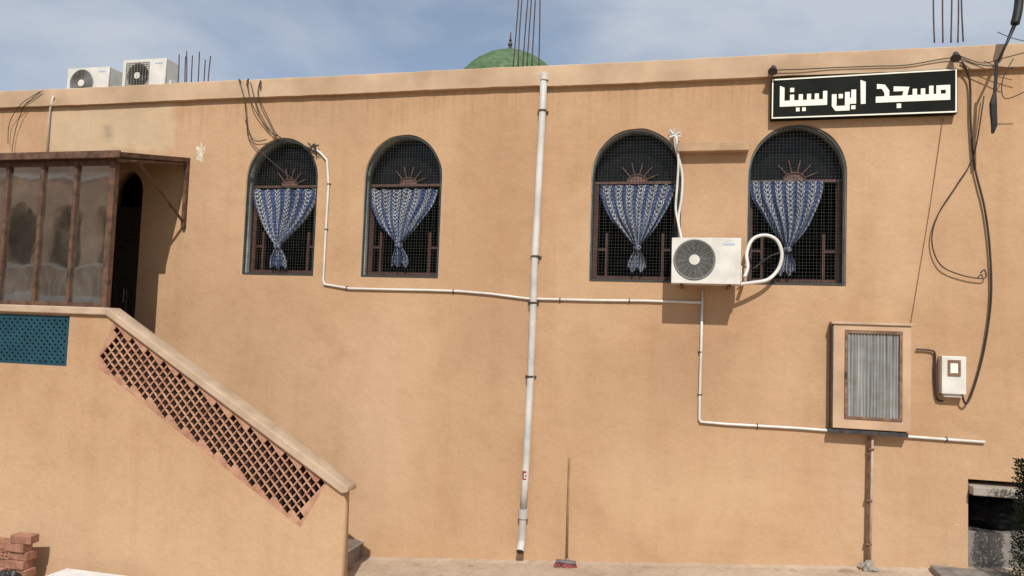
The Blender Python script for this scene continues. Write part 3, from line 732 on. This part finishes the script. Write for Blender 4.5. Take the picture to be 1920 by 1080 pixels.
ins=empty("cable_anchor",sv(1862,250,iy),"black overhead cable tension clamp beside wall","cable clamp")
bm=bmesh.new(); bmtube(bm,catmull([sv(1914,-60,iy),sv(1910,10,iy),sv(1903,45,iy)]),.045,8); bmtube(bm,[sv(1903,45,iy),sv(1888,80,iy),sv(1870,118,iy)],[.022,.014,.012],8)
fin("upper_arm",bm,M_BLACK,ins,smooth=True)
bm=bmesh.new(); bmtube(bm,[sv(1869,115,iy),sv(1867,150,iy),sv(1865,175,iy),sv(1862,195,iy),sv(1864,235,iy),sv(1861,250,iy)],[.016,.018,.018,.038,.032,.014],8); fin("clamp_body",bm,M_BLACK,ins)
def rebar(pts,y,r,label):
    bm=bmesh.new()
    for (xa,ya,xb,yb,dy) in pts:
        a=sv(xb,yb,y+dy); b=sv(xa,ya,y+dy); mid=(a+b)/2+Vector((random.uniform(-.012,.012),0,0)); bmtube(bm,catmull([a,mid,b],4),r,6)
    o=fin("rebar_cluster",bm,M_REBAR,smooth=True); top(o,label,"rebar","rebar starter bars on the roof")
rebar([(336,102,332,178,.35),(348,106,346,178,.35),(350,96,348,180,.6),(361,104,358,178,.6),(374,97,370,178,.35),(385,112,381,176,.6),(395,105,389,170,.5)],.1,.008,"short cluster of thin rebar rods rising above parapet")
rebar([(976,-60,962,128,.2),(984,-60,971,126,.5),(995,-60,980,128,.25),(1001,-60,988,126,.55),(1012,-60,1010,128,.2),(1007,-60,997,126,.6)],.1,.0085,"tall cluster of rebar rods rising beside the dome")
rebar([(1752,-60,1752,80,.2),(1768,-60,1768,80,.5),(1785,-60,1783,80,.2),(1796,-60,1796,80,.55),(1803,-60,1806,78,.2)],.1,.0085,"tall cluster of rebar rods rising above the sign")
# ------------------------------------------------------------ BROOM
bx=sv(1062,1058,-.25)
br=empty("broom",Vector((bx.x,-.25,gz(bx.x)+.01)),"red-headed broom leaning upright against the wall","broom")
bm=bmesh.new(); bmtube(bm,[Vector((bx.x,-.2,gz(bx.x)+.09)),sv(1067,858,-.02)],.010,8); fin("handle",bm,M_STICK,br,smooth=True)
bm=bmesh.new(); zg=gz(bx.x); bmbox(bm,bx.x-.13,bx.x+.10,-.235,-.165,zg+.05,zg+.08,.01); bmtube(bm,[Vector((bx.x,-.2,zg+.08)),Vector((bx.x,-.19,zg+.11))],[.022,.014],8); fin("head",bm,simple("brush_block",(.10,.09,.10),(.2,.17,.18),9,.6,.1),br)
bm=bmesh.new()
for k in range(180):
    x=bx.x+random.uniform(-.13,.10); y=-.2+random.uniform(-.03,.03); bmtube(bm,[(x,y,zg+.055),(x+(x-bx.x)*.2,y*1.0+random.uniform(-.03,.0),zg+.012)],.003,3)
fin("bristles",bm,M_RED,br)
# ------------------------------------------------------------ RIGHT END
g9=gz(nx+.6)
bm=bmesh.new(); bmbox(bm,nx+.01,nx+1.6,.06,.9,g9-.4,nz-.56,.01); top(fin("concrete_step",bm,M_CONC),"grey concrete block step inside the wall recess","step")
bm=bmesh.new(); a=sv(1760,1062,-.35); bmbox(bm,a.x,a.x+1.8,-.55,-.05,gz(a.x)-.1,gz(a.x)+.07,.02); top(fin("kerb_stone",bm,M_CONC),"rough grey stone slab lying at the wall foot","stone slab")
bm=bmesh.new(); bmesh.ops.create_icosphere(bm,subdivisions=4,radius=1)
c=Vector((nx+.36,.30,nz-.56+.18))
for v_ in bm.verts:
    k=1+.22*mn.noise(v_.co*2.5)+.1*mn.noise(v_.co*6); v_.co=Vector((v_.co.x*.34*k,v_.co.y*.2*k,max(-.18,v_.co.z*.19*k)))+c
top(fin("black_sack",bm,simple("black_sack_plastic",(.003,.003,.004),(.007,.007,.007),6,.7,.4,spec=.12)),"crumpled black plastic sack on concrete step","sack")
bm=bmesh.new(); bmbox(bm,nx+.01,nx+.55,-.12,.6,nz-.15,nz-.06,.01); top(fin("concrete_shelf",bm,M_CONL),"grey concrete shelf slab set in the recess","shelf")
sp0=sv(1924,1062,-.6); sh=empty("shrub",Vector((sp0.x+.05,-.6,gz(sp0.x))),"narrow dark green leafy shrub beside the wall","shrub")
bm=bmesh.new(); b0=Vector((sp0.x+.05,-.6,gz(sp0.x)-.05)); ht=sv(1912,868,-.6).z-b0.z
bmtube(bm,[b0,b0+Vector((.02,0,ht*.5)),b0+Vector((0,0,ht*.95))],[.03,.02,.006],7)
for k in range(14):
    h=ht*(.1+.06*k); a=k*2.4; bmtube(bm,[b0+Vector((0,0,h)),b0+Vector((.13*C(a),.13*S(a),h+.08))],[.008,.003],5)
fin("trunk",bm,M_WOOD,sh)
bm=bmesh.new(); rr=random.Random(5)
for k in range(6500):
    h=rr.random(); a=rr.random()*6.283; rad=.175*(1-.3*h)*math.sqrt(rr.random())*(1+.22*mn.noise(Vector((C(a)*2,S(a)*2,h*7))))
    p=b0+Vector((rad*C(a),rad*S(a),.06+ht*h*.98)); d=Vector((C(a)+rr.uniform(-.5,.5),S(a)+rr.uniform(-.5,.5),rr.uniform(.0,1.4))).normalized(); s_=d.cross(Vector((rr.random(),rr.random(),rr.random()))).normalized()
    l=rr.uniform(.015,.034); w=l*.30
    q=[p,p+d*l*.5+s_*w,p+d*l,p+d*l*.5-s_*w]; bm.faces.new([bm.verts.new(x) for x in q])
fin("crown",bm,M_LEAF,sh)
# ------------------------------------------------------------ BOTTOM LEFT
yb=-1.55
BW,BH,BD=.26,.095,.14
def brickmesh():
    w,h,d=BW,BH,BD
    hs=[]
    for i in range(4):
        for j in range(2):
            cx=-w/2+.038+i*.061; cz=.014+j*.038; hs.append([(cx-.022,cz),(cx+.022,cz),(cx+.022,cz+.028),(cx-.022,cz+.028)])
    me=plate([(-w/2,0),(w/2,0),(w/2,h),(-w/2,h)],hs,-d/2,d/2); me.materials.append(M_TERRA); return me
bme=brickmesh()
def brickmesh2():
    bm=bmesh.new(); bmbox(bm,-BW/2,BW/2,-BD/2,BD/2,0,BH,.006)
    for k in range(9):
        x=-BW/2+.02+k*(BW-.04)/8; bmbox(bm,x-.006,x+.006,-BD/2-.002,-BD/2+.001,.008,BH-.008)
    me=bpy.data.meshes.new("brick"); bm.to_mesh(me); bm.free(); me.materials.append(M_TERRA); return me
bme2=brickmesh2()
topz=sv(40,1000,yb).z; xb=sv(48,1010,yb).x
for j in range(6):
    for i in range(2):
        if j==0 and i>0: continue
        o=mk("hollow_brick",bme if (j,i)==(2,1) else bme2,M_TERRA); o.location=(xb-.02-i*(BW+.008)+random.uniform(-.02,.02)-(.05 if j%2 else 0)+(.03 if j==0 else 0),yb+random.uniform(-.02,.02),topz-BH-j*(BH+.004))
        o.rotation_euler=(0,0,random.uniform(-.03,.03) if j else .12)
        top(o,"orange hollow clay brick stacked by the stair wall","brick","stacked hollow bricks by the stair wall")
c=sv(12,1080,-1.85); bm=bmesh.new(); bmesh.ops.create_icosphere(bm,subdivisions=4,radius=1)
for v_ in bm.verts:
    k=1+.25*mn.noise(v_.co*2.2)+.12*mn.noise(v_.co*6); v_.co=Vector((v_.co.x*.15*k,v_.co.y*.13*k,v_.co.z*.13*k))+c+Vector((0,0,-.07))
top(fin("black_bag",bm,M_BLACK),"small crumpled black plastic bag against bricks","bag")
fy=-1.9; a=sv(92,1070,fy+.15); b=sv(244,1070,fy+.15); zt_=(sv(92,1070,fy+.4).z+sv(244,1070,fy+.4).z)/2
fb=empty("foam_box",Vector(((a.x+b.x)/2,fy+.2,zt_-.4)),"white polystyrene box with lid beside the stair wall","box")
boxo("body",M_WHITE,fb,a.x+.02,b.x-.02,fy+.02,fy+.38,zt_-.4,zt_-.061,.01)
boxo("lid",M_WHITE,fb,a.x,b.x,fy,fy+.4,zt_-.06,zt_,.012)
bm=bmesh.new(); c=sv(376,285,-.001); pts=[]
cv=bm.verts.new((c.x,-.008,c.z)); N=30
for k in range(N):
    a=2*math.pi*k/N; r=.08*(1+.7*mn.noise(Vector((C(a)*1.6,S(a)*1.6,3)))+random.uniform(-.35,.3)); pts.append(bm.verts.new((c.x+r*C(a)*.9,-.002,c.z+r*S(a)*1.3)))
for k in range(N): bm.faces.new((cv,pts[k],pts[(k+1)%N]))
fin("plaster_patch",bm,simple("filler_plaster",(.50,.40,.28),(.70,.62,.50),14,.9,.5),bld)
# ------------------------------------------------------------ house across the street (seen mirrored in the porch glass)
hs_=empty("neighbour_house",(-20,-12.5,gz(-14)),"pale pink house with arcaded balcony across the street","house")
z0=gz(-14)-.3
hol=[]
for k in range(9):
    cx=-27.4+k*1.75; hol.append([(cx+p[0],4.3+p[1]) for p in arch(1.05,1.9,14)])
    if k%2: hol.append([(cx-.5,1.0),(cx+.5,1.0),(cx+.5,2.5),(cx-.5,2.5)])
me=plate([(-28.6,z0),(-12.6,z0),(-12.6,8.3),(-28.6,8.3)],hol,-12.8,-12.5); mk("facade",me,M_HOUSE,hs_)
bm=bmesh.new(); bmbox(bm,-28.5,-12.7,-14.3,-14.2,z0,8.0); bmbox(bm,-28.5,-12.7,-14.2,-12.81,7.8,8.0); fin("shell",bm,simple("arcade_shade",(.13,.09,.075),(.20,.14,.115),1,.9,.1),hs_)
bm=bmesh.new(); bmbox(bm,-28.5,-12.7,-12.3,-12.2,4.25,4.35); bmbox(bm,-28.5,-12.7,-12.3,-12.2,3.3,3.4)
for k in range(40): bmbox(bm,-28.4+k*.39,-28.33+k*.39,-12.29,-12.21,3.401,4.249)
bmbox(bm,-28.5,-12.7,-12.49,-12.15,3.1,3.299); bmbox(bm,-28.5,-12.7,-12.49,-12.30,7.0,7.15); fin("balustrade",bm,M_WHITE,hs_)
# ------------------------------------------------------------ GROUND
bm=bmesh.new(); xs=[-400,-60,-14]+[-14+23*i/40 for i in range(1,41)]+[60,400]; ys=[-400,-60,-20]+[-20+i*1.0 for i in range(1,21)]+[12,60,400]
g=[[bm.verts.new((x,y,gz(x)-.10)) for x in xs] for y in ys]
for j in range(len(ys)-1):
    for i in range(len(xs)-1): bm.faces.new((g[j][i],g[j][i+1],g[j+1][i+1],g[j+1][i]))
o=fin("ground",bm,M_GROUND,keep=True); o["kind"]="structure"
bm=bmesh.new(); xs=[-14+23*i/120 for i in range(121)]; prof=[(-2.4,-.3),(-2.4,-.012),(-2.38,0),(-.6,0.0),(-.3,0.003),(-.08,.006),(-.0,.02),(1.5,.02)]
g=[[bm.verts.new((x,p[0],gz(x)+p[1]+(0.010*mn.noise(Vector((x*3,p[0]*4,0))) if p[1]>-.1 else 0))) for x in xs] for p in prof]
for j in range(len(prof)-1):
    for i in range(120): bm.faces.new((g[j][i],g[j][i+1],g[j+1][i+1],g[j+1][i]))
o=fin("pavement",bm,M_PAVE,keep=True); o["kind"]="structure"

# ------------------------------------------------------------ LIGHT
sd=Vector((.23,-1.0,.98)).normalized()
el=math.asin(sd.z); az=math.atan2(sd.x,sd.y)
ld=bpy.data.lights.new("sun",'SUN'); ld.energy=3.95; ld.angle=math.radians(.5); ld.color=(1,.94,.865)
lo=bpy.data.objects.new("sun",ld); col.objects.link(lo); lo.rotation_euler=(-sd).to_track_quat('-Z','Y').to_euler(); lo.location=(3,-20,20)
w=bpy.data.worlds.new("World"); scene.world=w; w.use_nodes=True; nt=w.node_tree
bg=nt.nodes["Background"]; bg.inputs[1].default_value=.076
sk=nt.nodes.new('ShaderNodeTexSky'); sk.sky_type='NISHITA'; sk.sun_disc=False; sk.sun_elevation=el; sk.sun_rotation=az; sk.air_density=1.0; sk.dust_density=.8; sk.ozone_density=1.3
br_=nt.nodes.new('ShaderNodeMix'); br_.data_type='RGBA'; br_.blend_type='MULTIPLY'; br_.inputs[0].default_value=1; nt.links.new(sk.outputs[0],br_.inputs[6]); br_.inputs[7].default_value=(1.3,1.36,1.38,1)
tc=nt.nodes.new('ShaderNodeTexCoord'); mp=nt.nodes.new('ShaderNodeMapping'); mp.inputs['Scale'].default_value=(1,1,2.2); mp.inputs['Location'].default_value=(.35,0,.2); nt.links.new(tc.outputs['Generated'],mp.inputs[0])
nz_=nt.nodes.new('ShaderNodeTexNoise'); nz_.inputs['Scale'].default_value=2.9; nz_.inputs['Detail'].default_value=8; nz_.inputs['Roughness'].default_value=.5; nz_.inputs['Distortion'].default_value=.3; nt.links.new(mp.outputs[0],nz_.inputs['Vector'])
rp=nt.nodes.new('ShaderNodeValToRGB'); e=rp.color_ramp.elements; e[0].position=.36; e[0].color=(.30,.30,.30,1); e[1].position=.62; nt.links.new(nz_.outputs['Fac'],rp.inputs[0])
mx=nt.nodes.new('ShaderNodeMix'); mx.data_type='RGBA'; nt.links.new(rp.outputs[0],mx.inputs[0]); nt.links.new(br_.outputs[2],mx.inputs[6]); mx.inputs[7].default_value=(6.9,7.6,8.7,1)
nt.links.new(mx.outputs[2],bg.inputs[0])
